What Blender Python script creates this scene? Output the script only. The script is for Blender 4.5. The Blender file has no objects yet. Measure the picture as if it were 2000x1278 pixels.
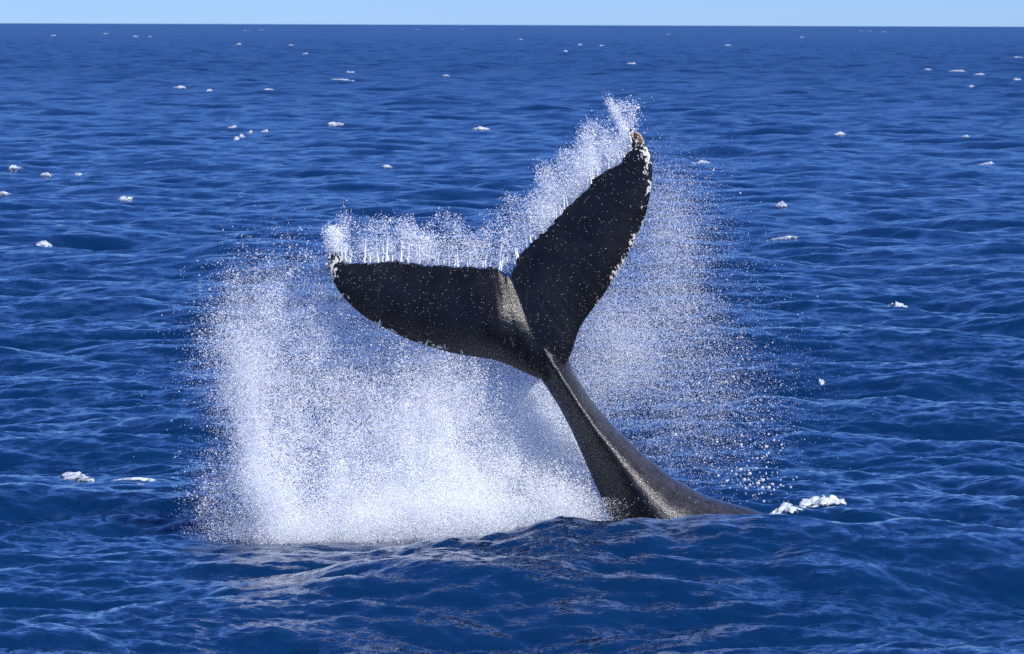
import bpy, math, random
import numpy as np
from mathutils import Vector, Matrix, Euler

sc = bpy.context.scene
col = sc.collection
rng = np.random.default_rng(7)
R = math.radians

# ------------------------------------------------------------------ camera
W, H = 2000.0, 1278.0            # size of the photograph, used to turn pixels into directions
FPX = 10852.0                    # focal length in photograph pixels (about 10.5 degrees wide)
CAM_Z = 6.3                      # eye height on the boat
PITCH, ROLL = 3.125, 0.20
cam_d = bpy.data.cameras.new('camera')
cam = bpy.data.objects.new('camera', cam_d); col.objects.link(cam)
cam_d.sensor_width = 36.0
cam_d.lens = 36.0 * FPX / W
cam_d.clip_start, cam_d.clip_end = 0.5, 60000.0
CR = Euler((R(90 - PITCH), 0, 0)).to_matrix() @ Matrix.Rotation(R(ROLL), 3, 'Z')
cam.matrix_world = Matrix.Translation((0, 0, CAM_Z)) @ CR.to_4x4()
cam_d.dof.use_dof = True
cam_d.dof.focus_distance = 69.5
cam_d.dof.aperture_fstop = 11.0
sc.camera = cam
CRn = np.array(CR)

def at(px, py, Y):
    """the point at distance Y along the direction of a photograph pixel"""
    px, py, Y = np.broadcast_arrays(np.asarray(px, float), np.asarray(py, float), np.asarray(Y, float))
    d = np.stack([(px - W / 2) / FPX, -(py - H / 2) / FPX, -np.ones_like(px)], -1) @ CRn.T
    p = d * (Y / d[..., 1])[..., None]
    p[..., 2] += CAM_Z
    return p

def pix(p):
    q = (np.asarray(p, float) - np.array([0, 0, CAM_Z])) @ CRn
    return W / 2 + FPX * q[..., 0] / -q[..., 2], H / 2 - FPX * q[..., 1] / -q[..., 2]

# ------------------------------------------------------------------ sky, sun, exposure
SUN = Vector((0.47, -0.58, 0.66)).normalized()
w = bpy.data.worlds.new('World'); sc.world = w; w.use_nodes = True
nt = w.node_tree; bg = nt.nodes['Background']
sky = nt.nodes.new('ShaderNodeTexSky'); sky.sky_type = 'NISHITA'; sky.sun_disc = False
sky.sun_elevation = math.asin(SUN.z); sky.sun_rotation = math.atan2(SUN.x, SUN.y)
sky.air_density = 0.9; sky.dust_density = 0.0; sky.ozone_density = 3.0
tint = nt.nodes.new('ShaderNodeMix'); tint.data_type = 'RGBA'; tint.blend_type = 'MULTIPLY'
tint.inputs['Factor'].default_value = 1.0
tint.inputs[7].default_value = (0.45, 0.75, 1.58, 1)         # the photograph's cool white balance
nt.links.new(sky.outputs[0], tint.inputs[6]); nt.links.new(tint.outputs[2], bg.inputs['Color'])
bg.inputs['Strength'].default_value = 0.077
sun_d = bpy.data.lights.new('sun', 'SUN'); sun_d.energy = 5.0; sun_d.angle = R(0.53); sun_d.color = (1.0, 0.96, 0.90)
sun = bpy.data.objects.new('sun', sun_d); col.objects.link(sun)
sun.rotation_euler = SUN.to_track_quat('Z', 'Y').to_euler()
sun.location = SUN * 200
sc.view_settings.view_transform = 'Standard'; sc.view_settings.look = 'None'
sc.view_settings.gamma = 1.0; sc.view_settings.use_curve_mapping = False
sc.view_settings.exposure = 0.18
sc.render.engine = 'CYCLES'
sc.cycles.use_denoising = False
sc.cycles.max_bounces = 12; sc.cycles.diffuse_bounces = 8; sc.cycles.glossy_bounces = 3
sc.cycles.sample_clamp_indirect = 6.0

# ------------------------------------------------------------------ helpers
def tag(o, label=None, cat=None, group=None, kind=None):
    if label: o['label'] = label
    if cat: o['category'] = cat
    if group: o['group'] = group
    if kind: o['kind'] = kind
    return o

def mesh_np(name, V, F, mat, parent=None, smooth=True):
    """one mesh object from a vertex array and an (n,4) or (n,3) face array"""
    V = np.ascontiguousarray(V, np.float32); F = np.ascontiguousarray(F, np.int32)
    me = bpy.data.meshes.new(name)
    n, k = F.shape
    me.vertices.add(len(V)); me.vertices.foreach_set('co', V.ravel())
    me.loops.add(n * k); me.loops.foreach_set('vertex_index', F.ravel())
    me.polygons.add(n); me.polygons.foreach_set('loop_start', np.arange(0, n * k, k, dtype=np.int32))
    me.polygons.foreach_set('use_smooth', np.full(n, smooth, bool))
    me.update(calc_edges=True)
    me.materials.append(mat)
    o = bpy.data.objects.new(name, me); col.objects.link(o)
    if parent: o.parent = parent
    return o

def attr(o, name, a):
    at_ = o.data.attributes.new(name, 'FLOAT', 'POINT'); at_.data.foreach_set('value', np.ascontiguousarray(a, np.float32))

class NT:
    """small node-tree helper"""
    def __init__(s, name):
        s.m = bpy.data.materials.new(name); s.m.use_nodes = True; s.t = s.m.node_tree
        s.t.nodes.clear(); s.out = s.n('ShaderNodeOutputMaterial')
    def n(s, typ, **kw):
        x = s.t.nodes.new(typ)
        for k, v in kw.items(): setattr(x, k, v)
        return x
    def link(s, a, b): s.t.links.new(a, b)
    def val(s, sock, v):
        if hasattr(v, 'links'): s.link(v, sock)
        else: sock.default_value = v
    def math(s, op, a, b=0.0, c=0.0):
        x = s.n('ShaderNodeMath', operation=op)
        for i, v in enumerate((a, b, c)): s.val(x.inputs[i], v)
        return x.outputs[0]
    def vmath(s, op, a, b=(0, 0, 0), scale=None):
        x = s.n('ShaderNodeVectorMath', operation=op)
        s.val(x.inputs[0], a); s.val(x.inputs[1], b)
        if scale is not None: s.val(x.inputs['Scale'], scale)
        return x.outputs[0]
    def noise(s, vec, scale, detail=2.0, rough=0.5):
        x = s.n('ShaderNodeTexNoise'); s.link(vec, x.inputs['Vector'])
        x.inputs['Scale'].default_value = scale; x.inputs['Detail'].default_value = detail; x.inputs['Roughness'].default_value = rough
        return x
    def mapr(s, v, a, b, c=0.0, d=1.0, smooth=False):
        x = s.n('ShaderNodeMapRange'); x.clamp = True
        if smooth: x.interpolation_type = 'SMOOTHSTEP'
        s.val(x.inputs[0], v)
        for i, q in enumerate((a, b, c, d)): s.val(x.inputs[i + 1], q)
        return x.outputs[0]
    def mix(s, f, a, b):
        x = s.n('ShaderNodeMix', data_type='RGBA'); s.val(x.inputs['Factor'], f); s.val(x.inputs[6], a); s.val(x.inputs[7], b)
        return x.outputs[2]
    def attr(s, name):
        x = s.n('ShaderNodeAttribute'); x.attribute_name = name; return x.outputs['Fac']

# ------------------------------------------------------------------ materials
def water_material():
    t = NT('sea_water')
    geo = t.n('ShaderNodeNewGeometry'); pos = geo.outputs['Position']
    st = t.vmath('MULTIPLY', pos, (0.55, 1.0, 0.3))
    n0 = t.noise(st, 0.9, 2.0, 0.5); n1 = t.noise(st, 5.0, 3.0, 0.6); n2 = t.noise(st, 19.0, 3.0, 0.6)
    gust = t.noise(t.vmath('MULTIPLY', pos, (0.5, 0.16, 0.1)), 0.6, 3.0, 0.6)
    un = t.attr('unresolved')
    amp = t.math('MULTIPLY', t.mapr(gust.outputs['Fac'], 0.35, 0.65, 0.55, 1.25), t.mapr(un, 0.0, 0.6, 1.0, 0.15))
    a = t.vmath('SCALE', t.vmath('SUBTRACT', n1.outputs['Color'], (0.5, 0.5, 0.5)), scale=0.80)
    b = t.vmath('SCALE', t.vmath('SUBTRACT', n2.outputs['Color'], (0.5, 0.5, 0.5)), scale=0.60)
    z = t.vmath('SCALE', t.vmath('SUBTRACT', n0.outputs['Color'], (0.5, 0.5, 0.5)), scale=0.55)
    d = t.vmath('MULTIPLY', t.vmath('SCALE', t.vmath('ADD', t.vmath('ADD', a, b), z), scale=amp), (1, 1, 0))
    nrm = t.vmath('NORMALIZE', t.vmath('ADD', geo.outputs['Normal'], d))
    p = t.n('ShaderNodeBsdfPrincipled')
    p.inputs['Base Color'].default_value = (0.0018, 0.0215, 0.074, 1)
    t.val(p.inputs['Roughness'], t.mapr(un, 0.0, 1.0, 0.09, 0.30))
    p.inputs['IOR'].default_value = 1.333
    t.link(nrm, p.inputs['Normal'])
    t.link(p.outputs[0], t.out.inputs[0])
    return t.m

def foam_material():
    t = NT('sea_foam')
    pos = t.n('ShaderNodeNewGeometry').outputs['Position']
    n = t.noise(pos, 14.0, 4.0, 0.65)
    c = t.mix(t.mapr(n.outputs['Fac'], 0.35, 0.6), (0.34, 0.44, 0.56, 1), (0.68, 0.71, 0.74, 1))
    p = t.n('ShaderNodeBsdfPrincipled'); t.link(c, p.inputs['Base Color']); p.inputs['Roughness'].default_value = 0.6
    bmp = t.n('ShaderNodeBump'); bmp.inputs['Strength'].default_value = 0.7; bmp.inputs['Distance'].default_value = 0.06
    t.link(t.noise(pos, 12.0, 4.0, 0.65).outputs['Fac'], bmp.inputs['Height']); t.link(bmp.outputs[0], p.inputs['Normal'])
    lace = t.noise(t.vmath('MULTIPLY', pos, (1.0, 0.5, 1.0)), 16.0, 4.0, 0.65)       # lacy, broken rim
    cov = t.math('ADD', t.attr('cover'), t.math('MULTIPLY', t.math('SUBTRACT', lace.outputs['Fac'], 0.5), 3.0))
    tr = t.n('ShaderNodeBsdfTransparent'); mx = t.n('ShaderNodeMixShader')
    t.link(t.mapr(cov, 0.12, 0.42), mx.inputs[0]); t.link(tr.outputs[0], mx.inputs[1]); t.link(p.outputs[0], mx.inputs[2])
    t.link(mx.outputs[0], t.out.inputs[0])
    return t.m

def spray_material():
    t = NT('white_water')
    d = t.n('ShaderNodeBsdfDiffuse'); d.inputs[0].default_value = (0.95, 0.97, 0.99, 1)
    tr = t.n('ShaderNodeBsdfTranslucent'); tr.inputs[0].default_value = (0.95, 0.97, 0.99, 1)
    mx = t.n('ShaderNodeMixShader'); mx.inputs[0].default_value = 0.5
    t.link(d.outputs[0], mx.inputs[1]); t.link(tr.outputs[0], mx.inputs[2]); t.link(mx.outputs[0], t.out.inputs[0])
    return t.m

def skin_material():
    t = NT('whale_skin')
    pos = t.n('ShaderNodeTexCoord').outputs['Object']
    big = t.noise(pos, 2.2, 4.0, 0.6); fine = t.noise(pos, 55.0, 3.0, 0.65)
    base = t.mix(t.mapr(big.outputs['Fac'], 0.35, 0.7), (0.005, 0.005, 0.006, 1), (0.013, 0.013, 0.015, 1))
    # pale scars: dense along the leading edges, rare elsewhere
    edge = t.attr('scar_zone')
    warp = t.vmath('ADD', pos, t.vmath('SCALE', t.noise(pos, 6.0, 2.0).outputs['Color'], scale=0.10))
    sn = t.noise(t.vmath('MULTIPLY', warp, (1.0, 1.0, 0.55)), 34.0, 2.0, 0.55)
    patch = t.noise(pos, 5.0, 2.0, 0.5)
    thr = t.math('SUBTRACT', 0.86, t.math('MULTIPLY', edge, t.mapr(patch.outputs['Fac'], 0.38, 0.58, 0.16, 0.40)))
    scar = t.mapr(t.math('SUBTRACT', sn.outputs['Fac'], thr), 0.0, 0.03)
    vor = t.n('ShaderNodeTexVoronoi'); t.link(t.vmath('ADD', pos, t.vmath('SCALE', t.noise(pos, 60.0, 2.0).outputs['Color'], scale=0.02)), vor.inputs['Vector']); vor.inputs['Scale'].default_value = 38.0
    vs = t.math('MULTIPLY', t.mapr(vor.outputs['Distance'], 0.20, 0.12), t.mapr(t.n_sep(vor.outputs['Color']), 0.66, 0.68))
    scr = t.n('ShaderNodeTexWave'); scr.inputs['Scale'].default_value = 0.9; scr.inputs['Distortion'].default_value = 14.0
    scr.inputs['Detail'].default_value = 2.0; scr.inputs['Detail Scale'].default_value = 1.2; t.link(pos, scr.inputs['Vector'])
    line = t.math('MULTIPLY', t.mapr(scr.outputs['Fac'], 0.9975, 0.9995), t.mapr(patch.outputs['Fac'], 0.58, 0.66, 0.0, 0.07))
    m1 = t.math('MAXIMUM', t.math('MAXIMUM', scar, line), t.math('MULTIPLY', vs, 0.55))
    lit_mott = t.math('MULTIPLY', t.attr('stock_sunlit'), t.mapr(t.noise(pos, 7.0, 5.0, 0.7).outputs['Fac'], 0.35, 0.62, 0.3, 1.0))
    base = t.mix(lit_mott, base, (0.040, 0.038, 0.044, 1))  # sunlight painted into the skin colour: mottled paler grey on the stock's lit side
    c = t.mix(m1, base, (0.60, 0.60, 0.57, 1))
    grow = t.attr('growth_zone')
    c = t.mix(t.math('MULTIPLY', grow, t.mapr(fine.outputs['Fac'], 0.42, 0.55)), c, (0.42, 0.24, 0.10, 1))
    p = t.n('ShaderNodeBsdfPrincipled'); t.link(c, p.inputs['Base Color'])
    t.val(p.inputs['Roughness'], t.mapr(fine.outputs['Fac'], 0.3, 0.7, 0.12, 0.30))
    p.inputs['IOR'].default_value = 1.38
    h = t.math('ADD', t.math('MULTIPLY', fine.outputs['Fac'], 0.7), t.math('MULTIPLY', t.noise(pos, 110.0, 2.0, 0.6).outputs['Fac'], 0.28))
    h = t.math('ADD', h, t.math('MULTIPLY', vs, 0.5))
    h = t.math('ADD', h, t.math('MULTIPLY', t.noise(pos, 11.0, 2.0, 0.5).outputs['Fac'], 1.2))
    bmp = t.n('ShaderNodeBump'); bmp.inputs['Strength'].default_value = 0.55; bmp.inputs['Distance'].default_value = 0.009
    t.link(h, bmp.inputs['Height']); t.link(bmp.outputs[0], p.inputs['Normal'])
    t.link(p.outputs[0], t.out.inputs[0])
    return t.m
def _sep(self, c):
    x = self.n('ShaderNodeSeparateColor'); self.link(c, x.inputs[0]); return x.outputs[0]
NT.n_sep = _sep

def plain_material(name, c, rough):
    t = NT(name); pos = t.n('ShaderNodeTexCoord').outputs['Object']
    n = t.noise(pos, 40.0, 3.0, 0.6)
    cc = t.mix(t.mapr(n.outputs['Fac'], 0.3, 0.7), tuple(x * 0.55 for x in c) + (1,), tuple(c) + (1,))
    p = t.n('ShaderNodeBsdfPrincipled'); t.link(cc, p.inputs['Base Color']); p.inputs['Roughness'].default_value = rough
    t.link(p.outputs[0], t.out.inputs[0]); return t.m

M_water, M_foam, M_spray, M_skin = water_material(), foam_material(), spray_material(), skin_material()
M_barn = plain_material('barnacle_shell', (0.45, 0.33, 0.20), 0.6)

# ------------------------------------------------------------------ the sea: a wind-sea spectrum, summed by FFT
def fft_tile(N, L, k0, k1, B, th0, seed):
    g = np.random.default_rng(seed)
    k = 2 * np.pi * np.fft.fftfreq(N, L / N); kx, ky = np.meshgrid(k, k, indexing='ij')
    kk = np.hypot(kx, ky); kk[0, 0] = 1.0
    th = np.arctan2(ky, kx) - th0
    D = (0.30 + np.cos(th) ** 2) / (2 * np.pi * 0.30 + 2 * np.pi * 0.5)
    S = B * kk ** -4 * D
    S *= 1 / (1 + np.exp(-(np.log(kk / k0)) * 9)) * 1 / (1 + np.exp((np.log(kk / k1)) * 9))
    S[0, 0] = 0
    Hh = (g.standard_normal((N, N)) + 1j * g.standard_normal((N, N))) * np.sqrt(S) * (2 * np.pi / L)
    f = lambda q: (np.fft.ifft2(q).real * N * N).astype(np.float32)
    return f(Hh), f(-1j * kx / kk * Hh), f(-1j * ky / kk * Hh), L
def sample(t, x, y):
    """bilinear, periodic: height, x and y displacement"""
    L = t[3]; N = t[0].shape[0]
    u = (x / L * N) % N; v = (y / L * N) % N
    i = np.floor(u).astype(np.int64); j = np.floor(v).astype(np.int64); fu = u - i; fv = v - j
    i %= N; j %= N; i2 = (i + 1) % N; j2 = (j + 1) % N
    return [a[i, j] * (1 - fu) * (1 - fv) + a[i2, j] * fu * (1 - fv) + a[i, j2] * (1 - fu) * fv + a[i2, j2] * fu * fv for a in t[:3]]

TH = R(78)
T_long = fft_tile(1024, 420.0, 0.60, 3.2, 0.0092, TH, 3)
T_mid = fft_tile(1024, 61.0, 3.2, 16.0, 0.0170, R(84), 11)
T_fine = fft_tile(512, 13.7, 14.0, 75.0, 0.0210, R(80), 5)

YW = 70.0                                       # the whale's distance
CREST = np.array([(-900, 1088), (0, 1086), (200, 1083), (420, 1082), (500, 1080), (640, 1080), (740, 1077), (800, 1066), (850, 1047),
                  (890, 1042), (940, 1048), (1000, 1042), (1050, 1028), (1100, 1018), (1150, 1023), (1200, 1019), (1260, 1014),
                  (1300, 1020), (1400, 1018), (1500, 1022), (1650, 1027), (1800, 1032), (2000, 1034), (2900, 1040)], float)
YR = 64.4                                       # the swell that rises in front of the whale
cp = at(CREST[:, 0], CREST[:, 1], YR)
def smooth01(x): x = np.clip(x, 0, 1); return x * x * (3 - 2 * x)
def swell(x, y):
    """the swell before the whale and the water heaped over its back"""
    yc = YR + 0.12 * np.sin(x * 1.1) + 0.10 * np.sin(x * 2.7 + 1)
    zc = np.interp(x, cp[:, 0], cp[:, 2])
    d = y - yc
    prof = np.where(d < 0, np.exp(-(d / 2.7) ** 2), np.exp(-(d / 1.5) ** 2))
    side = smooth01((16 - np.abs(x)) / 6)
    z = (zc + 0.16) * prof * side
    z += -0.16 * np.exp(-(np.maximum(0, np.abs(y - 66.6) - 3.2) / 1.4) ** 2) * side
    for px, py, Y, sx, sy, h in ((1655, 1018, 70.6, 0.75, 0.7, 0.32), (1530, 1018, 70.4, 0.40, 0.5, 0.27), (1430, 1020, 69.3, 0.32, 0.35, 0.36), (1740, 1020, 70.0, 0.45, 0.5, 0.14)):
        c = at(px, py, Y)
        z = z + h * np.exp(-((x - c[0]) / sx) ** 2 - ((y - Y) / sy) ** 2)
    return z
def calm(x, y):
    return 1 - 0.75 * np.exp(-(np.maximum(0, np.abs(y - 67.2) - 3.0) / 1.8) ** 2) * smooth01((16 - np.abs(x)) / 6)

def rows(r, r_end, step):
    out = [r]
    while out[-1] < r_end: out.append(out[-1] + step(out[-1]))
    out[-1] = r_end
    return np.array(out)
def waves(rad, th):
    """positions of the sea surface on a polar sheet, and how much of the ripple is left to the material"""
    RAD, TH2 = np.meshgrid(rad, th, indexing='ij')
    GX = RAD * np.sin(TH2); GY = RAD * np.cos(TH2)
    inside = np.abs(((TH2 + np.pi) % (2 * np.pi)) - np.pi) <= R(16.01)
    dense = np.where(inside, 1.0, 0.2) * np.where(RAD < 46, 0.3, 1.0)
    a = sample(T_long, GX, GY); b = sample(T_mid, GX * 0.97 + GY * 0.24, GY * 0.97 - GX * 0.24); c = sample(T_fine, GX, GY)
    cl = calm(GX, GY)
    fb = (0.45 + 0.55 / (1 + (RAD / 260.0) ** 2)) * dense * (0.85 + 0.15 * cl); fc = smooth01((230 - RAD) / 150) * dense
    fa = cl * (1.0 - 0.5 * smooth01((RAD - 800) / 4000))
    GZ = a[0] * fa + b[0] * fb + c[0] * fc + swell(GX, GY)
    PX = GX + 0.95 * (a[1] * fa + b[1] * fb + c[1] * fc); PY = GY + 0.95 * (a[2] * fa + b[2] * fb + c[2] * fc)
    return np.stack([PX, PY, GZ], -1), np.clip((RAD - 80) / 700, 0, 1) ** 0.6
fan = lambda h, n: np.linspace(-h, h, n)
ring = lambda h: np.concatenate([np.linspace(h, 40, 40), np.linspace(40, 320, 60)[1:], np.linspace(320, 360 - h, 40)[1:]])
BANDS = [(rows(46, 130, lambda r: 0.088 if r < 86 else 0.088 * (r / 86) ** 1.5), fan(10, 721)),
         (rows(130, 420, lambda r: 0.17 * (r / 130) ** 1.5), fan(12, 501)),
         (rows(420, 6000, lambda r: r / 420 * 1.1), fan(16, 421)),
         (rows(6000, 26000, lambda r: r * 0.06), fan(16, 61)),
         (rows(2, 46, lambda r: 1.0), fan(10, 61)),
         (rows(2, 130, lambda r: 0.5 + r * 0.03), ring(10)), (rows(130, 420, lambda r: r * 0.03), ring(12)), (rows(420, 26000, lambda r: r * 0.04), ring(16))]
V, F, UNRES, GRID, off = [], [], [], [], 0
for rad, thd in BANDS:
    P, un = waves(rad, np.radians(thd)); nr, nc = P.shape[:2]
    idx = np.arange(nr * nc).reshape(nr, nc) + off
    F.append(np.stack([idx[1:, :-1], idx[1:, 1:], idx[:-1, 1:], idx[:-1, :-1]], -1).reshape(-1, 4)[:, ::-1][:, ::-1])
    V.append(P.reshape(-1, 3)); UNRES.append(un.ravel()); GRID.append((rad, thd, P)); off += nr * nc
F = np.concatenate(F)[:, ::-1]
sea = mesh_np('sea', np.concatenate(V), F, M_water)
attr(sea, 'unresolved', np.concatenate(UNRES))
tag(sea, 'deep blue wind-ruffled open sea reaching the horizon', 'sea', kind='structure')
print('sea quads', len(F))
def sea_at(g, fi, fj):
    S_ = GRID[g][2]; n0_, n1_ = S_.shape[:2]
    i = np.clip(np.floor(fi).astype(int), 0, n0_ - 2); j = np.clip(np.floor(fj).astype(int), 0, n1_ - 2)
    u = (fi - i)[..., None]; v = (fj - j)[..., None]
    return S_[i, j] * (1 - u) * (1 - v) + S_[i + 1, j] * u * (1 - v) + S_[i, j + 1] * (1 - u) * v + S_[i + 1, j + 1] * u * v

# ------------------------------------------------------------------ value noise for shapes
def vnoise(p, seed=0):
    """smooth 3-D value noise in 0..1"""
    p = np.asarray(p, float); i = np.floor(p).astype(np.int64); f = p - i; f = f * f * (3 - 2 * f)
    def hsh(a, b, c):
        n = (a * 374761393 + b * 668265263 + c * 2147483647 + seed * 974634777) & 0x7fffffff
        n = ((n ^ (n >> 13)) * 1274126177) & 0x7fffffff
        return ((n ^ (n >> 16)) & 0xffff) / 65535.0
    r = 0
    for dx in (0, 1):
        for dy in (0, 1):
            for dz in (0, 1):
                wgt = (f[..., 0] if dx else 1 - f[..., 0]) * (f[..., 1] if dy else 1 - f[..., 1]) * (f[..., 2] if dz else 1 - f[..., 2])
                r = r + wgt * hsh(i[..., 0] + dx, i[..., 1] + dy, i[..., 2] + dz)
    return r

# ------------------------------------------------------------------ the whale
def resample(P, n, start=0.0):
    P = np.asarray(P, float); s = np.concatenate([[0], np.cumsum(np.linalg.norm(np.diff(P, axis=0), axis=1))]); s /= s[-1]
    t = np.linspace(start, 1, n)
    return np.stack([np.interp(t, s, P[:, k]) for k in range(P.shape[1])], 1)

LEFT_TE = [(1013, 575), (1004, 552), (999, 542), (989, 535), (975, 527), (958, 521), (935, 522), (913, 520), (893, 521), (865, 517), (842, 517), (820, 516), (797, 513),
           (780, 511), (758, 510), (732, 514), (707, 513), (684, 514), (670, 511), (666, 500), (660, 491), (652, 489)]
LEFT_LE = [(1096, 748), (1072, 746), (1051, 741), (1022, 727), (994, 713), (966, 703), (938, 699), (896, 693), (859, 685), (825, 674), (786, 660), (752, 642),
           (718, 624), (690, 603), (668, 580), (651, 555), (641, 527), (637, 504), (640, 494), (646, 490)]
RIGHT_TE = [(984, 585), (994, 555), (999, 536), (1005, 516), (1016, 495), (1040, 471), (1063, 456), (1077, 434), (1095, 419), (1105, 405), (1126, 389), (1136, 376),
            (1152, 362), (1163, 346), (1181, 333), (1204, 325), (1220, 307), (1230, 295), (1234, 280), (1228, 266), (1227, 254), (1229, 251)]
RIGHT_LE = [(1062, 748), (1095, 728), (1115, 697), (1122, 677), (1128, 649), (1138, 630), (1157, 606), (1181, 575), (1200, 544), (1216, 520), (1232, 489), (1247, 454),
            (1259, 430), (1267, 399), (1273, 368), (1275, 337), (1275, 309), (1263, 287), (1257, 272), (1244, 257), (1235, 252)]
AX0, AX1 = np.array([1068.0, 735.0]), np.array([1000.0, 540.0])      # root and notch of the flukes
ax = (AX1 - AX0) / np.linalg.norm(AX1 - AX0); sp = np.array([-ax[1], ax[0]])
def fluke_depth(p):
    """distance of the fluke blade's middle surface: both blades sweep back from the axis and lean away at the top"""
    q = (np.asarray(p, float) - AX0) / 155.0
    u = q @ ax; s = q @ sp
    left = np.maximum(-s, 0); right = np.maximum(s, 0)
    d = 0.10 * (u - 0.6)                                            # lean
    d = d + 0.42 * (np.sqrt(left ** 2 + 0.05) - 0.22) - 0.08 * left ** 2
    d = d + 0.22 * (np.sqrt(right ** 2 + 0.02) - 0.14) * np.exp(-right / 0.6) - 0.16 * right
    b_ = np.asarray(p, float) - [950, 640]
    d = d - 0.20 * np.exp(-(b_[..., 0] / 58) ** 2 - (b_[..., 1] / 75) ** 2)
    return YW + d
parts_V, parts_F, nv = [], [], 0
def add_rings(rings):
    """closed loft over rings of equal length, both ends capped"""
    global nv
    Rg = np.asarray(rings); m, n = Rg.shape[:2]
    Vv = np.concatenate([Rg.reshape(-1, 3), Rg[0].mean(0)[None], Rg[-1].mean(0)[None]])
    f = []
    for i in range(m - 1):
        for j in range(n):
            k = (j + 1) % n
            f.append((i * n + j, i * n + k, (i + 1) * n + k)); f.append((i * n + j, (i + 1) * n + k, (i + 1) * n + j))
    for j in range(n):
        k = (j + 1) % n
        f.append((m * n, k, j)); f.append((m * n + 1, (m - 1) * n + j, (m - 1) * n + k))
    parts_V.append(Vv); parts_F.append(np.array(f) + nv); nv += len(Vv)

def fluke(LE, TE, seed):
    n = 150
    L2, T2 = resample(LE, n), resample(TE, n)
    g = np.random.default_rng(seed)
    s = np.linspace(0, 1, n)
    # knobbly trailing edge
    ch = T2 - L2; cl_ = np.linalg.norm(ch, axis=1, keepdims=True)
    kn = np.convolve(g.standard_normal(n + 8), [0.2, 0.6, 1, 0.6, 0.2], 'same')[4:-4] * 1.5
    def soft(A):
        for _ in range(30): A[1:-1] = 0.25 * A[:-2] + 0.5 * A[1:-1] + 0.25 * A[2:]
        return A
    L2 = soft(L2); T2 = 0.5 * T2 + 0.5 * soft(T2.copy())
    knob = ch / np.maximum(cl_, 1) * (kn * smooth01(s / 0.15))[:, None]
    Ts = soft(T2.copy()); dT = T2 - Ts + knob
    t = (1 - np.cos(np.linspace(0, np.pi, 22))) / 2
    th = 5 * (0.2969 * np.sqrt(t) - 0.126 * t - 0.3516 * t ** 2 + 0.2843 * t ** 3 - 0.1015 * t ** 4)
    rings = []
    for i in range(n):
        P2 = L2[i] + (Ts[i] - L2[i]) * t[:, None] + dT[i] * smooth01((t - 0.8) / 0.2)[:, None]
        Pm = at(P2[:, 0], P2[:, 1], fluke_depth(P2))
        chord = np.linalg.norm(Pm[-1] - Pm[0])
        T = 0.155 * chord * (1 - 0.25 * s[i]) + 0.012
        half = np.maximum(th * T, 0.017 * np.minimum(1, np.minimum(t, 1 - t) * 30 + 0.35))
        camber = 0.055 * np.sin(np.pi * t) * chord
        fr = Pm.copy(); bk = Pm.copy()
        fr[:, 1] -= half + camber; bk[:, 1] += half - camber
        rings.append(np.concatenate([fr, bk[-2:0:-1]]))
    add_rings(rings)
fluke(LEFT_LE, LEFT_TE, 1)
fluke(RIGHT_LE, RIGHT_TE, 2)
# tail stock: left edge, keel, right edge in the photograph, then how far the keel stands out and the back reaches away
STOCK = [((1012, 600), (1020, 598), (1032, 600), 0.13, 0.12), ((1016, 628), (1034, 626), (1058, 632), 0.20, 0.18), ((1024, 672), (1054, 670), (1092, 668), 0.27, 0.25), ((1038, 712), (1075, 708), (1113, 697), 0.31, 0.30),
         ((1055, 743), (1094, 735), (1119, 722), 0.33, 0.34), ((1086, 791), (1125, 784), (1158, 782), 0.37, 0.40), ((1109, 834), (1158, 834), (1203, 834), 0.42, 0.46),
         ((1131, 885), (1199, 888), (1262, 889), 0.48, 0.55), ((1150, 932), (1233, 934), (1324, 936), 0.55, 0.66), ((1168, 972), (1260, 974), (1385, 969), 0.62, 0.78),
         ((1184, 1018), (1291, 1018), (1475, 992), 0.70, 0.90), ((1200, 1070), (1330, 1066), (1570, 1022), 0.78, 1.0), ((1225, 1140), (1385, 1120), (1680, 1062), 0.85, 1.1),
         ((1270, 1230), (1460, 1190), (1800, 1120), 0.9, 1.2), ((1350, 1330), (1560, 1270), (1900, 1190), 0.85, 1.1), ((1480, 1420), (1690, 1350), (1980, 1270), 0.6, 0.8)]
S = np.array([list(l) + list(k) + list(r) + [f, b_] for l, k, r, f, b_ in STOCK], float)
S = resample(S, 70)
rings = []
for q in S:
    Lp, Kp, Rp = q[0:2], q[2:4], q[4:6]
    y0 = YW + 0.05
    L3 = at(Lp[0], Lp[1], y0 + 0.06); R3 = at(Rp[0], Rp[1], y0 + 0.10); K3 = at(Kp[0], Kp[1], y0 - q[6]); B3 = at(*(0.5 * (Lp + Rp)), y0 + q[7])
    ring = []
    def seg(A, C, bulge, n, out):
        # an arc from A to C bulging along out
        tt = np.linspace(0, 1, n, endpoint=False)[:, None]
        return A * (1 - tt) + C * tt + out * (bulge * 4 * tt * (1 - tt))
    cen = (L3 + R3) / 2
    wd = np.linalg.norm(R3 - L3)
    oL = (L3 + K3) / 2 - cen; oL = oL / np.linalg.norm(oL); oR = (R3 + K3) / 2 - cen; oR = oR / np.linalg.norm(oR)
    o3 = (R3 + B3) / 2 - cen; o3 = o3 / np.linalg.norm(o3); o4 = (L3 + B3) / 2 - cen; o4 = o4 / np.linalg.norm(o4)
    ring = np.concatenate([seg(L3, K3, 0.045 * wd, 12, oL), seg(K3, R3, 0.085 * wd, 12, oR), seg(R3, B3, 0.12 * wd, 10, o3), seg(B3, L3, 0.12 * wd, 10, o4)])
    for _ in range(5): ring = 0.25 * np.roll(ring, 1, 0) + 0.5 * ring + 0.25 * np.roll(ring, -1, 0)
    rings.append(ring)
add_rings(rings)
raw = mesh_np('whale_raw', np.concatenate(parts_V), np.concatenate(parts_F), M_skin)
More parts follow.
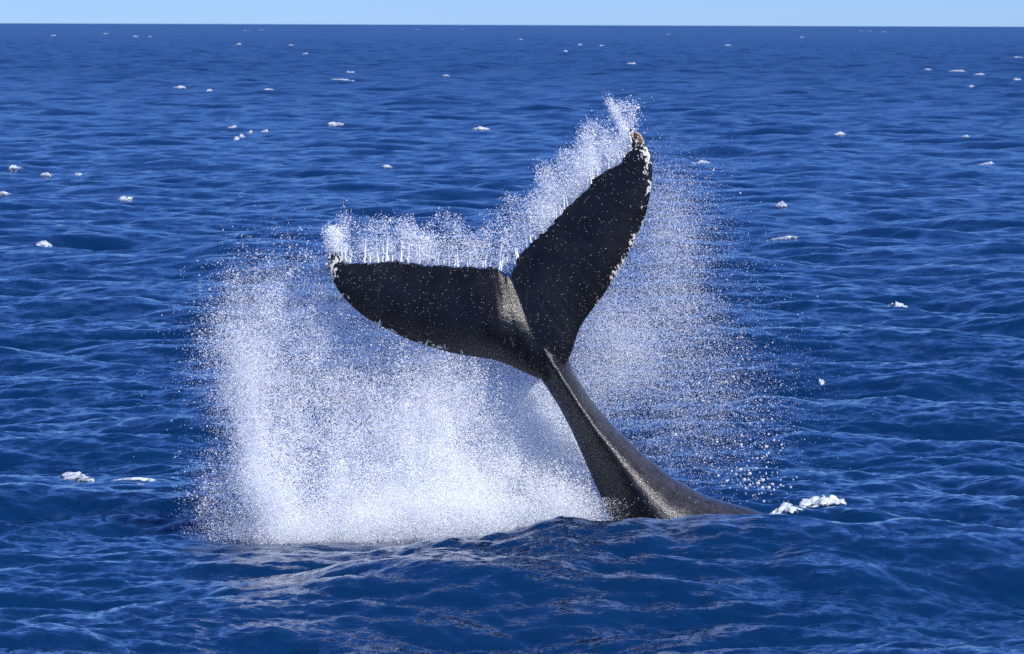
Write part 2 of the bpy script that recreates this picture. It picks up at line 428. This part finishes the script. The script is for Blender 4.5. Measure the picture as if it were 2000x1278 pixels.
md = raw.modifiers.new('remesh', 'REMESH'); md.mode = 'VOXEL'; md.voxel_size = 0.0135; md.use_smooth_shade = True
ms = raw.modifiers.new('smooth', 'SMOOTH'); ms.factor = 0.5; ms.iterations = 5
dg = bpy.context.evaluated_depsgraph_get(); dg.update()
me = bpy.data.meshes.new_from_object(raw.evaluated_get(dg)); me.name = 'whale'
bpy.data.objects.remove(raw)
whale = bpy.data.objects.new('whale', me); col.objects.link(whale)
me.materials.clear(); me.materials.append(M_skin)
n = len(me.vertices); WV = np.empty(n * 3, np.float32); me.vertices.foreach_get('co', WV); WV = WV.reshape(-1, 3).astype(float)
vx, vy = pix(WV)
P2 = np.stack([vx, vy], 1)
def dist2(P, poly):
    poly = np.asarray(poly, float); best = np.full(len(P), 1e9)
    for A, B in zip(poly[:-1], poly[1:]):
        d = B - A; t = np.clip(((P - A) @ d) / (d @ d), 0, 1)
        best = np.minimum(best, np.linalg.norm(P - A - t[:, None] * d, axis=1))
    return best
sub = P2
e = np.minimum(dist2(sub, LEFT_LE[7:]), dist2(sub, RIGHT_LE[6:]))
tip = np.minimum(np.linalg.norm(sub - [655, 505], axis=1) / 45, np.linalg.norm(sub - [1248, 290], axis=1) / 55)
te = np.minimum(dist2(sub, LEFT_TE), dist2(sub, RIGHT_TE))
zone = np.exp(-(e / 17) ** 2) + 0.55 * np.exp(-tip ** 2) + 0.25 * np.exp(-(te / 8) ** 2)
attr(whale, 'scar_zone', np.clip(zone, 0, 1))
attr(whale, 'stock_sunlit', smooth01((vy - 690) / 120) * smooth01((vx - np.interp(vy, [q[1][1] for q in STOCK], [q[1][0] for q in STOCK])) / 25 + 0.5))  # mask for the painted sunlit face, right of the keel only
attr(whale, 'growth_zone', np.exp(-(np.linalg.norm(sub - [1252, 267], axis=1) / 10) ** 2))
tag(whale, 'black humpback whale tail with both flukes raised clear of the sea', 'whale')

# barnacles on the fluke tips
def barnacle_mesh():
    n = 8; V = [];
    for r, z in ((1, 0), (0.85, 0.5), (0.5, 0.9), (0.3, 0.6)):
        V += [(r * math.cos(2 * math.pi * k / n) * (1 + 0.12 * (k % 2)), r * math.sin(2 * math.pi * k / n) * (1 + 0.12 * (k % 2)), z) for k in range(n)]
    Fq = [(i * n + k, i * n + (k + 1) % n, (i + 1) * n + (k + 1) % n, (i + 1) * n + k) for i in range(3) for k in range(n)]
    o = mesh_np('barnacle', np.array(V), np.array(Fq), M_barn, smooth=False); return o
nrm = np.empty(n * 3, np.float32); me.vertices.foreach_get('normal', nrm); nrm = nrm.reshape(-1, 3)
b0 = barnacle_mesh(); first = True
for px, py, r in ((1246, 262, .030), (1251, 266, .034), (1255, 270, .028), (1249, 271, .024), (1243, 259, .022), (1257, 276, .02), (641, 500, .024), (640, 510, .022), (645, 496, .02), (643, 520, .018)):
    m = np.argmin((vx - px) ** 2 + (vy - py) ** 2 + 40 * (WV[:, 1] - WV[:, 1].min()))
    o = b0 if first else b0.copy()
    if not first: col.objects.link(o)
    first = False
    o.parent = whale
    o.location = Vector(WV[m]) - Vector(nrm[m]) * 0.004
    o.rotation_euler = Vector(nrm[m]).to_track_quat('Z', 'Y').to_euler(); o.scale = (r, r, r * 0.8)

# ------------------------------------------------------------------ spray: drops of white water as points with a radius
def drop_tree():
    g = bpy.data.node_groups.new('drops', 'GeometryNodeTree')
    g.interface.new_socket('Geometry', in_out='INPUT', socket_type='NodeSocketGeometry')
    g.interface.new_socket('Geometry', in_out='OUTPUT', socket_type='NodeSocketGeometry')
    i = g.nodes.new('NodeGroupInput'); o = g.nodes.new('NodeGroupOutput')
    mp = g.nodes.new('GeometryNodeMeshToPoints'); na = g.nodes.new('GeometryNodeInputNamedAttribute'); na.data_type = 'FLOAT'
    na.inputs['Name'].default_value = 'drop_radius'
    sm = g.nodes.new('GeometryNodeSetMaterial'); sm.inputs['Material'].default_value = M_spray
    g.links.new(i.outputs[0], mp.inputs['Mesh']); g.links.new(na.outputs['Attribute'], mp.inputs['Radius'])
    g.links.new(mp.outputs[0], sm.inputs[0]); g.links.new(sm.outputs[0], o.inputs[0])
    return g
DROPS = drop_tree()
def spray(name, P, rad, label, cat='spray'):
    me = bpy.data.meshes.new(name); me.vertices.add(len(P)); me.vertices.foreach_set('co', np.ascontiguousarray(P, np.float32).ravel())
    a_ = me.attributes.new('drop_radius', 'FLOAT', 'POINT'); a_.data.foreach_set('value', np.ascontiguousarray(rad, np.float32))
    me.materials.append(M_spray)
    o = bpy.data.objects.new(name, me); col.objects.link(o)
    m = o.modifiers.new('drops', 'NODES'); m.node_group = DROPS
    return tag(o, label, cat, kind='stuff')

def blobs(spec, count, seed, ysc=1.0):
    """points from a mixture of soft blobs: (px, py, spread x, spread y, tilt deg, weight, distance, spread of distance)"""
    g = np.random.default_rng(seed)
    s = np.array(spec, float); wt = s[:, 5] * s[:, 2] * s[:, 3]; k = g.choice(len(s), count, p=wt / wt.sum()); q = s[k]
    a1, a2 = g.standard_normal((2, count)); ct, st_ = np.cos(np.radians(q[:, 4])), np.sin(np.radians(q[:, 4]))
    px = q[:, 0] + a1 * q[:, 2] * ct - a2 * q[:, 3] * st_; py = q[:, 1] + a1 * q[:, 2] * st_ + a2 * q[:, 3] * ct
    return np.stack([px, py], 1), q[:, 6] + g.standard_normal(count) * q[:, 7]
def clumped(c, yc, per, spread, seed):
    """drops scattered round clump centres"""
    g = np.random.default_rng(seed)
    n_ = g.poisson(per, len(c)); P = np.repeat(c, n_, 0); Y = np.repeat(yc, n_)
    sz = np.repeat(spread * g.lognormal(0, 0.5, len(c)), n_)
    P = P + g.standard_normal(P.shape) * sz[:, None] * [1, 1.25]; Y = Y + g.standard_normal(len(Y)) * sz / 155.0
    return P, Y
def radii(n_, lo, sig, seed, mx=0.03): return np.minimum(lo * np.random.default_rng(seed).lognormal(0, sig, n_), mx)
def keep_noise(P3, sc_, lo, hi, seed):
    v = 0.6 * vnoise(P3 * sc_, seed) + 0.4 * vnoise(P3 * sc_ * 2.3, seed + 1)
    return np.random.default_rng(seed).random(len(P3)) < np.clip((v - lo) / (hi - lo), 0.04, 1)

def inside(poly, x, y):
    poly = np.asarray(poly, float); r = np.zeros(len(x), bool)
    for (x0, y0), (x1, y1) in zip(poly, np.roll(poly, -1, 0)):
        if y0 == y1: continue
        r ^= ((y0 > y) != (y1 > y)) & (x < (x1 - x0) * (y - y0) / (y1 - y0) + x0)
    return r
TAIL = [LEFT_LE[2:] + LEFT_TE[:1:-1] + [(1020, 640)], RIGHT_LE[2:] + RIGHT_TE[:1:-1] + [(1040, 640)],
        [q[0] for q in STOCK[3:10]] + [q[2] for q in STOCK[9:2:-1]]]
def behind(P3):
    """the curtain was thrown up behind the tail: drops that would stand before it move back"""
    x, y = pix(P3); Y = P3[:, 1].copy(); g = np.random.default_rng(4)
    for n_, poly in enumerate(TAIL):
        m = inside(poly, x, y)
        lim = fluke_depth(np.stack([x, y], 1)) + 0.3 if n_ < 2 else np.full(len(x), YW + 0.75)
        Y = np.where(m & (Y < lim), lim + g.random(len(x)) * 0.4, Y)
    return at(x, y, Y)
MAIN = [  # the curtain thrown up on the left
    (480, 800, 26, 110, 0, 0.9, 69.6, 0.25), (505, 930, 26, 80, -14, 1.3, 69.6, 0.25), (545, 1030, 26, 60, -10, 2.8, 69.5, 0.3),
    (600, 1055, 70, 28, 0, 3.2, 69.5, 0.3), (720, 1045, 80, 36, 0, 3.2, 69.6, 0.3), (860, 1020, 80, 45, 0, 2.6, 69.7, 0.3), (1010, 1000, 80, 40, 0, 2.2, 69.8, 0.3), (1100, 1005, 50, 28, 0, 1.2, 69.9, 0.25),
    (700, 960, 60, 45, 0, 0.9, 69.7, 0.3), (870, 800, 48, 80, 5, 1.15, 70.1, 0.3), (920, 740, 36, 45, 0, 0.8, 71.1, 0.18), (850, 920, 60, 60, 0, 1, 70, 0.3),
    (1020, 830, 55, 90, -12, 1.5, 70.9, 0.15), (1075, 930, 40, 60, -14, 1.3, 70.9, 0.15), (980, 920, 60, 60, 0, 1, 70.6, 0.3),
    (470, 680, 40, 70, 8, 0.38, 71.1, 0.18), (560, 720, 80, 90, 0, 0.36, 71.1, 0.18), (520, 600, 60, 45, -30, 0.24, 71.1, 0.18), (620, 600, 70, 60, 0, 0.3, 71.1, 0.18),
    (700, 700, 80, 70, 0, 0.26, 71.1, 0.18), (640, 840, 90, 80, 0, 0.42, 69.8, 0.4), (760, 860, 60, 90, 0, 0.32, 69.9, 0.3), (580, 880, 50, 90, -8, 0.5, 69.7, 0.3),
    (800, 760, 70, 60, 0, 0.28, 71.1, 0.18), (440, 900, 36, 60, 0, 0.12, 69.5, 0.3), (425, 990, 32, 45, 0, 0.2, 69.4, 0.3), (470, 1040, 40, 25, 0, 0.22, 69.4, 0.3)]
c2, y2 = blobs(MAIN, 44000, 21)
P2a, Ya = clumped(c2, y2, 12, 7.0, 22)
P3 = at(P2a[:, 0], P2a[:, 1], Ya); k = keep_noise(P3, np.array([3.6, 3.6, 1.8]), 0.38, 0.62, 5); P3a = P3[k]
c2, y2 = blobs(MAIN, 1250000, 23); P3b = at(c2[:, 0], c2[:, 1], y2)
k = keep_noise(P3b, np.array([1.6, 1.6, 0.9]), 0.2, 0.6, 9); P3b = P3b[k]
Pm = np.concatenate([P3a, P3b]); rm = np.concatenate([radii(len(P3a), 0.0040, 0.44, 1, 0.012), radii(len(P3b), 0.0024, 0.35, 2)])
k = Pm[:, 2] > -0.35
Pm = behind(Pm)
spray('splash', Pm[k], rm[k], 'tall white curtain of spray bursting beside the whale under its lower fluke', 'splash')

def streamers(poly, lean, hgt, count, seed, wt=None, Yoff=0.0):
    """thin upright jets leaving a fluke's rear edge"""
    g = np.random.default_rng(seed); e_ = resample(poly, 400)
    P, Y, rd = [], [], []
    for _ in range(count):
        i = g.integers(60, 392); p = e_[i]; L = hgt * g.uniform(0.25, 1.0) * g.uniform(0.5, 1)
        m = int(L * 2.2) + 6; t = np.sort(g.random(m)) ** 1.2
        wob = np.cumsum(g.standard_normal(m)) * 0.25
        P.append(np.stack([p[0] + lean[0] * L * t + wob, p[1] - L * t * lean[1]], 1)); Y.append(np.full(m, float(fluke_depth(p)) + Yoff + g.normal(0, .04)))
        rd.append(0.0075 * (1 - 0.5 * t) * g.uniform(0.7, 1.2))
    return np.concatenate(P), np.concatenate(Y), np.concatenate(rd)
def edge_mist(poly, reach, lean, count, seed, prof):
    g = np.random.default_rng(seed); e_ = resample(poly, 500); s_ = g.random(count * 2)
    s_ = s_[g.random(count * 2) < prof(s_)][:count]
    p = e_[(s_ * 499).astype(int)]; n_ = len(p)
    wav = 0.75 + 0.5 * vnoise(np.stack([s_ * 16, np.zeros(n_), np.zeros(n_)], 1), seed)
    h_ = np.abs(g.beta(1.1, 2.0, n_)) * reach * wav
    P = np.stack([p[:, 0] + lean[0] * h_ + g.normal(0, 5, n_), p[:, 1] + lean[1] * h_ + g.normal(0, 4, n_)], 1)
    return P, fluke_depth(p) + 0.14 + g.normal(0, 0.09, n_)
def add_edge(poly, reach, lean, count, jets, jl, jh, seed, prof, plume, name, label):
    P, Y = edge_mist(poly, reach, lean, count, seed, prof); A = at(P[:, 0], P[:, 1], Y); kk_ = keep_noise(A, np.array([4.5, 4.5, 2.0]), 0.25, 0.6, seed); A = A[kk_]
    ra = radii(len(A), 0.0034, 0.45, seed)
    P, Y, rb = streamers(poly, jl, jh, jets, seed + 1); B = at(P[:, 0], P[:, 1], Y)
    c_, y_ = blobs(plume, 1500, seed + 2); C = at(c_[:, 0], c_[:, 1], y_)
    spray(name, np.concatenate([A, B, C]), np.concatenate([ra, rb, radii(len(C), 0.0052, 0.4, seed + 3)]), label)
add_edge(LEFT_TE, 105, (0.12, -1.0), 32000, 32, (0.05, 1.0), 60, 40, lambda s: smooth01((s - 0.06) / 0.12) * (0.3 + 0.7 * np.exp(-((s - 0.55) / 0.25) ** 2)),
         [(651, 470, 8, 14, 0, 1, 70.4, .06), (652, 455, 10, 8, 0, .5, 70.4, .06)], 'fluke_spray', 'white spray flung up off the rear edge of the lower fluke')
add_edge(RIGHT_TE, 105, (-0.50, -0.80), 48000, 26, (-0.1, 1.0), 45, 50, lambda s: smooth01((s - 0.08) / 0.35) * (0.6 + 0.4 * s),
         [(1232, 232, 9, 16, 12, 1, 70.9, .06), (1218, 208, 12, 10, 0, .7, 70.9, .06), (1180, 280, 26, 24, -35, .5, 70.9, .1)], 'fluke_spray', 'white spray streaming off the rear edge of the higher fluke')

MIST = [(1290, 520, 60, 90, 10, .8, 71.0, .4), (1230, 620, 60, 80, 20, 1.0, 71.0, .4), (1180, 690, 45, 60, 10, 1.1, 70.9, .3), (1300, 400, 40, 60, 0, .35, 71, .3),
        (1340, 640, 70, 90, 0, .35, 71, .4), (1280, 760, 80, 60, 0, .45, 70.9, .4), (1160, 760, 30, 40, 0, .8, 70.8, .2), (1400, 800, 90, 80, 0, .22, 70.8, .4), (1320, 880, 60, 50, 20, .3, 70.6, .3)]
c2, y2 = blobs(MIST, 170000, 61); A = at(c2[:, 0], c2[:, 1], y2); k = keep_noise(A, np.array([1.8, 1.8, 1.0]), 0.2, 0.6, 62); A = A[k]
A = behind(A)
spray('mist', A, radii(len(A), 0.0024, 0.45, 63), 'fine pale mist hanging behind the higher fluke and the tail stock')
BIG = [(1440, 900, 45, 60, 0, 1, 70.0, .4), (1490, 860, 30, 60, 0, .7, 70.0, .4), (1480, 950, 35, 20, 0, 1.6, 70, .3), (1420, 800, 60, 60, 0, .4, 70.0, .4), (1510, 820, 20, 60, 0, .6, 70, .3)]
c2, y2 = blobs(BIG, 440, 71); k = c2[:, 1] < 985; A = at(c2[:, 0], c2[:, 1], y2)[k]
spray('water_drops', A, radii(len(A), 0.0068, 0.5, 72, 0.022), 'loose shining water drops falling beside the base of the tail')

# ------------------------------------------------------------------ whitecaps
PIXG = [pix(g[2]) for g in GRID[:3]]
def whitecap(px, py, wpx, rel, seed, label, depth=0.9, group=None, fill=0.5):
    d0 = CAM_Z * FPX / max(py - 45, 8)
    g = 0 if d0 < 128 else 1 if d0 < 415 else 2
    rad, thd, SG = GRID[g]; sx_, sy_ = PIXG[g]; nr = len(rad)
    j = int(np.argmin(np.abs(sx_[nr // 2] - px)))
    cand = np.where(np.abs(sy_[:, j] - py) < 5)[0]
    if not len(cand): return
    i = int(cand[np.argmax(SG[cand, j, 2] - 0.03 * np.abs(sy_[cand, j] - py))])
    d = rad[i]; wm = wpx / FPX * d
    nu, nv_ = 44, 18
    u = np.linspace(-1, 1, nu); v = np.linspace(-1, 1, nv_); U, Vv = np.meshgrid(u, v, indexing='ij')
    dth = math.radians(thd[1] - thd[0])
    fj = j + U * (wm / 2) / d / dth
    drow = depth / (rad[min(i + 1, nr - 1)] - rad[max(i - 1, 0)]) * 2
    rs = np.random.default_rng(seed + 500)
    fi = i - 0.3 * drow + Vv * drow / 2 + rs.uniform(-0.2, 0.2) * drow * U
    P = sea_at(g, fi, fj)
    z0 = U * 0 + seed * 3.1
    fr = 2.2 * max(1.0, wm / 1.5)
    nn = vnoise(np.stack([U * fr, Vv * 2.2, z0], -1), seed) * 0.65 + vnoise(np.stack([U * fr * 2.7, Vv * 5, z0], -1), seed + 1) * 0.35
    sk = rs.uniform(-0.5, 0.5)
    m = (1 - U ** 2) ** 0.7 * (1 - Vv ** 2) ** 0.6 * 1.2 + (nn - 0.5) * 2.0 - (1 - fill) * 1.1
    m = np.minimum(m, (1 - np.maximum(np.abs(U), np.abs(Vv))) * 5)
    env = np.clip(1 - np.abs(U - sk) / np.where(U > sk, 1 - sk, 1 + sk), 0, 1)
    P[..., 2] += (smooth01((m + 0.1) / 1.1) * (0.25 + 0.75 * env) * (0.5 + nn) - 0.03) * rel
    q = np.arange(nu * nv_).reshape(nu, nv_); f = np.stack([q[:-1, :-1], q[1:, :-1], q[1:, 1:], q[:-1, 1:]], -1).reshape(-1, 4)
    f = f[(m.ravel()[f] > 0).any(1)]
    if len(f) < 4: return
    used, inv = np.unique(f, return_inverse=True)
    o = mesh_np('whitecap', P.reshape(-1, 3)[used], inv.reshape(-1, 4), M_foam)
    attr(o, 'cover', m.ravel()[used])
    tag(o, label, 'whitecap', group)
FAR = [(110, 66, 12), (205, 68, 18), (265, 70, 14), (478, 60, 22), (515, 57, 18), (600, 107, 16), (460, 88, 14), (565, 88, 12), (690, 140, 26), (670, 156, 52), (865, 148, 16),
       (415, 176, 14), (355, 168, 26), (525, 176, 22), (450, 247, 20), (455, 270, 16), (470, 267, 18), (490, 258, 14), (515, 257, 20), (660, 242, 34), (940, 252, 38), (25, 326, 28),
       (90, 340, 28), (150, 342, 20), (12, 378, 34), (245, 388, 34), (750, 325, 24), (1020, 78, 14), (1125, 90, 10), (1100, 97, 12), (1168, 90, 12), (1230, 127, 18), (1425, 88, 20),
       (1680, 58, 12), (1700, 57, 16), (1722, 62, 14), (1808, 137, 18), (1870, 142, 40), (1908, 145, 24), (1905, 170, 20), (1990, 155, 16), (1980, 112, 24), (1635, 262, 24), (1885, 262, 16),
       (1930, 320, 36), (1525, 400, 26), (85, 475, 34), (300, 70, 10), (820, 56, 14), (900, 57, 10), (1310, 70, 12), (1560, 75, 12)]
for n_, (px, py, wp) in enumerate(FAR):
    dd = CAM_Z * FPX / (py - 45)
    if py < 100: lab, grp = 'tiny white fleck of a breaking crest just under the horizon', 'whitecaps under the horizon'
    elif 440 < px < 530 and 240 < py < 275: lab, grp = 'small white crest, one of a close cluster of five on the open sea', 'clustered whitecaps'
    elif wp >= 34: lab, grp = 'wide low white breaking crest on the open sea well beyond the whale', 'wide far whitecaps'
    else: lab, grp = 'small lone white breaking crest on the open sea well beyond the whale', 'small far whitecaps'
    whitecap(px, py, wp, 0.11 if py > 90 else 0.2, n_, lab, depth=0.9 * max(1, dd / 400), group=grp, fill=0.6)
whitecap(1380, 315, 40, 0.10, 101, 'thin white crest on the sea past the mist behind the higher fluke', 1.0)
whitecap(1530, 465, 70, 0.06, 102, 'long faint foam crest on open water well behind the tail stock', 0.8, None, 0.4)
whitecap(1745, 597, 46, 0.09, 103, 'bright little breaking crest on open water far behind the submerged back', 0.7)
whitecap(1605, 748, 16, 0.09, 104, 'single small white tuft on a dark wave behind the falling drops', 0.4, None, 0.8)
whitecap(143, 925, 74, 0.07, 105, 'broad bright foam patch on a wave well to the side of the splash', 0.8, None, 0.7)
whitecap(268, 935, 100, 0.03, 106, 'thin white foam streak trailing from the broad foam patch', 0.4, None, 0.5)
whitecap(1600, 975, 90, 0.09, 107, 'ragged white foam crest heaped over the whale\'s submerged back', 0.6, None, 0.65)
whitecap(1520, 992, 90, 0.05, 108, 'low broken foam line beside the tail stock at the waterline', 0.4, None, 0.45)
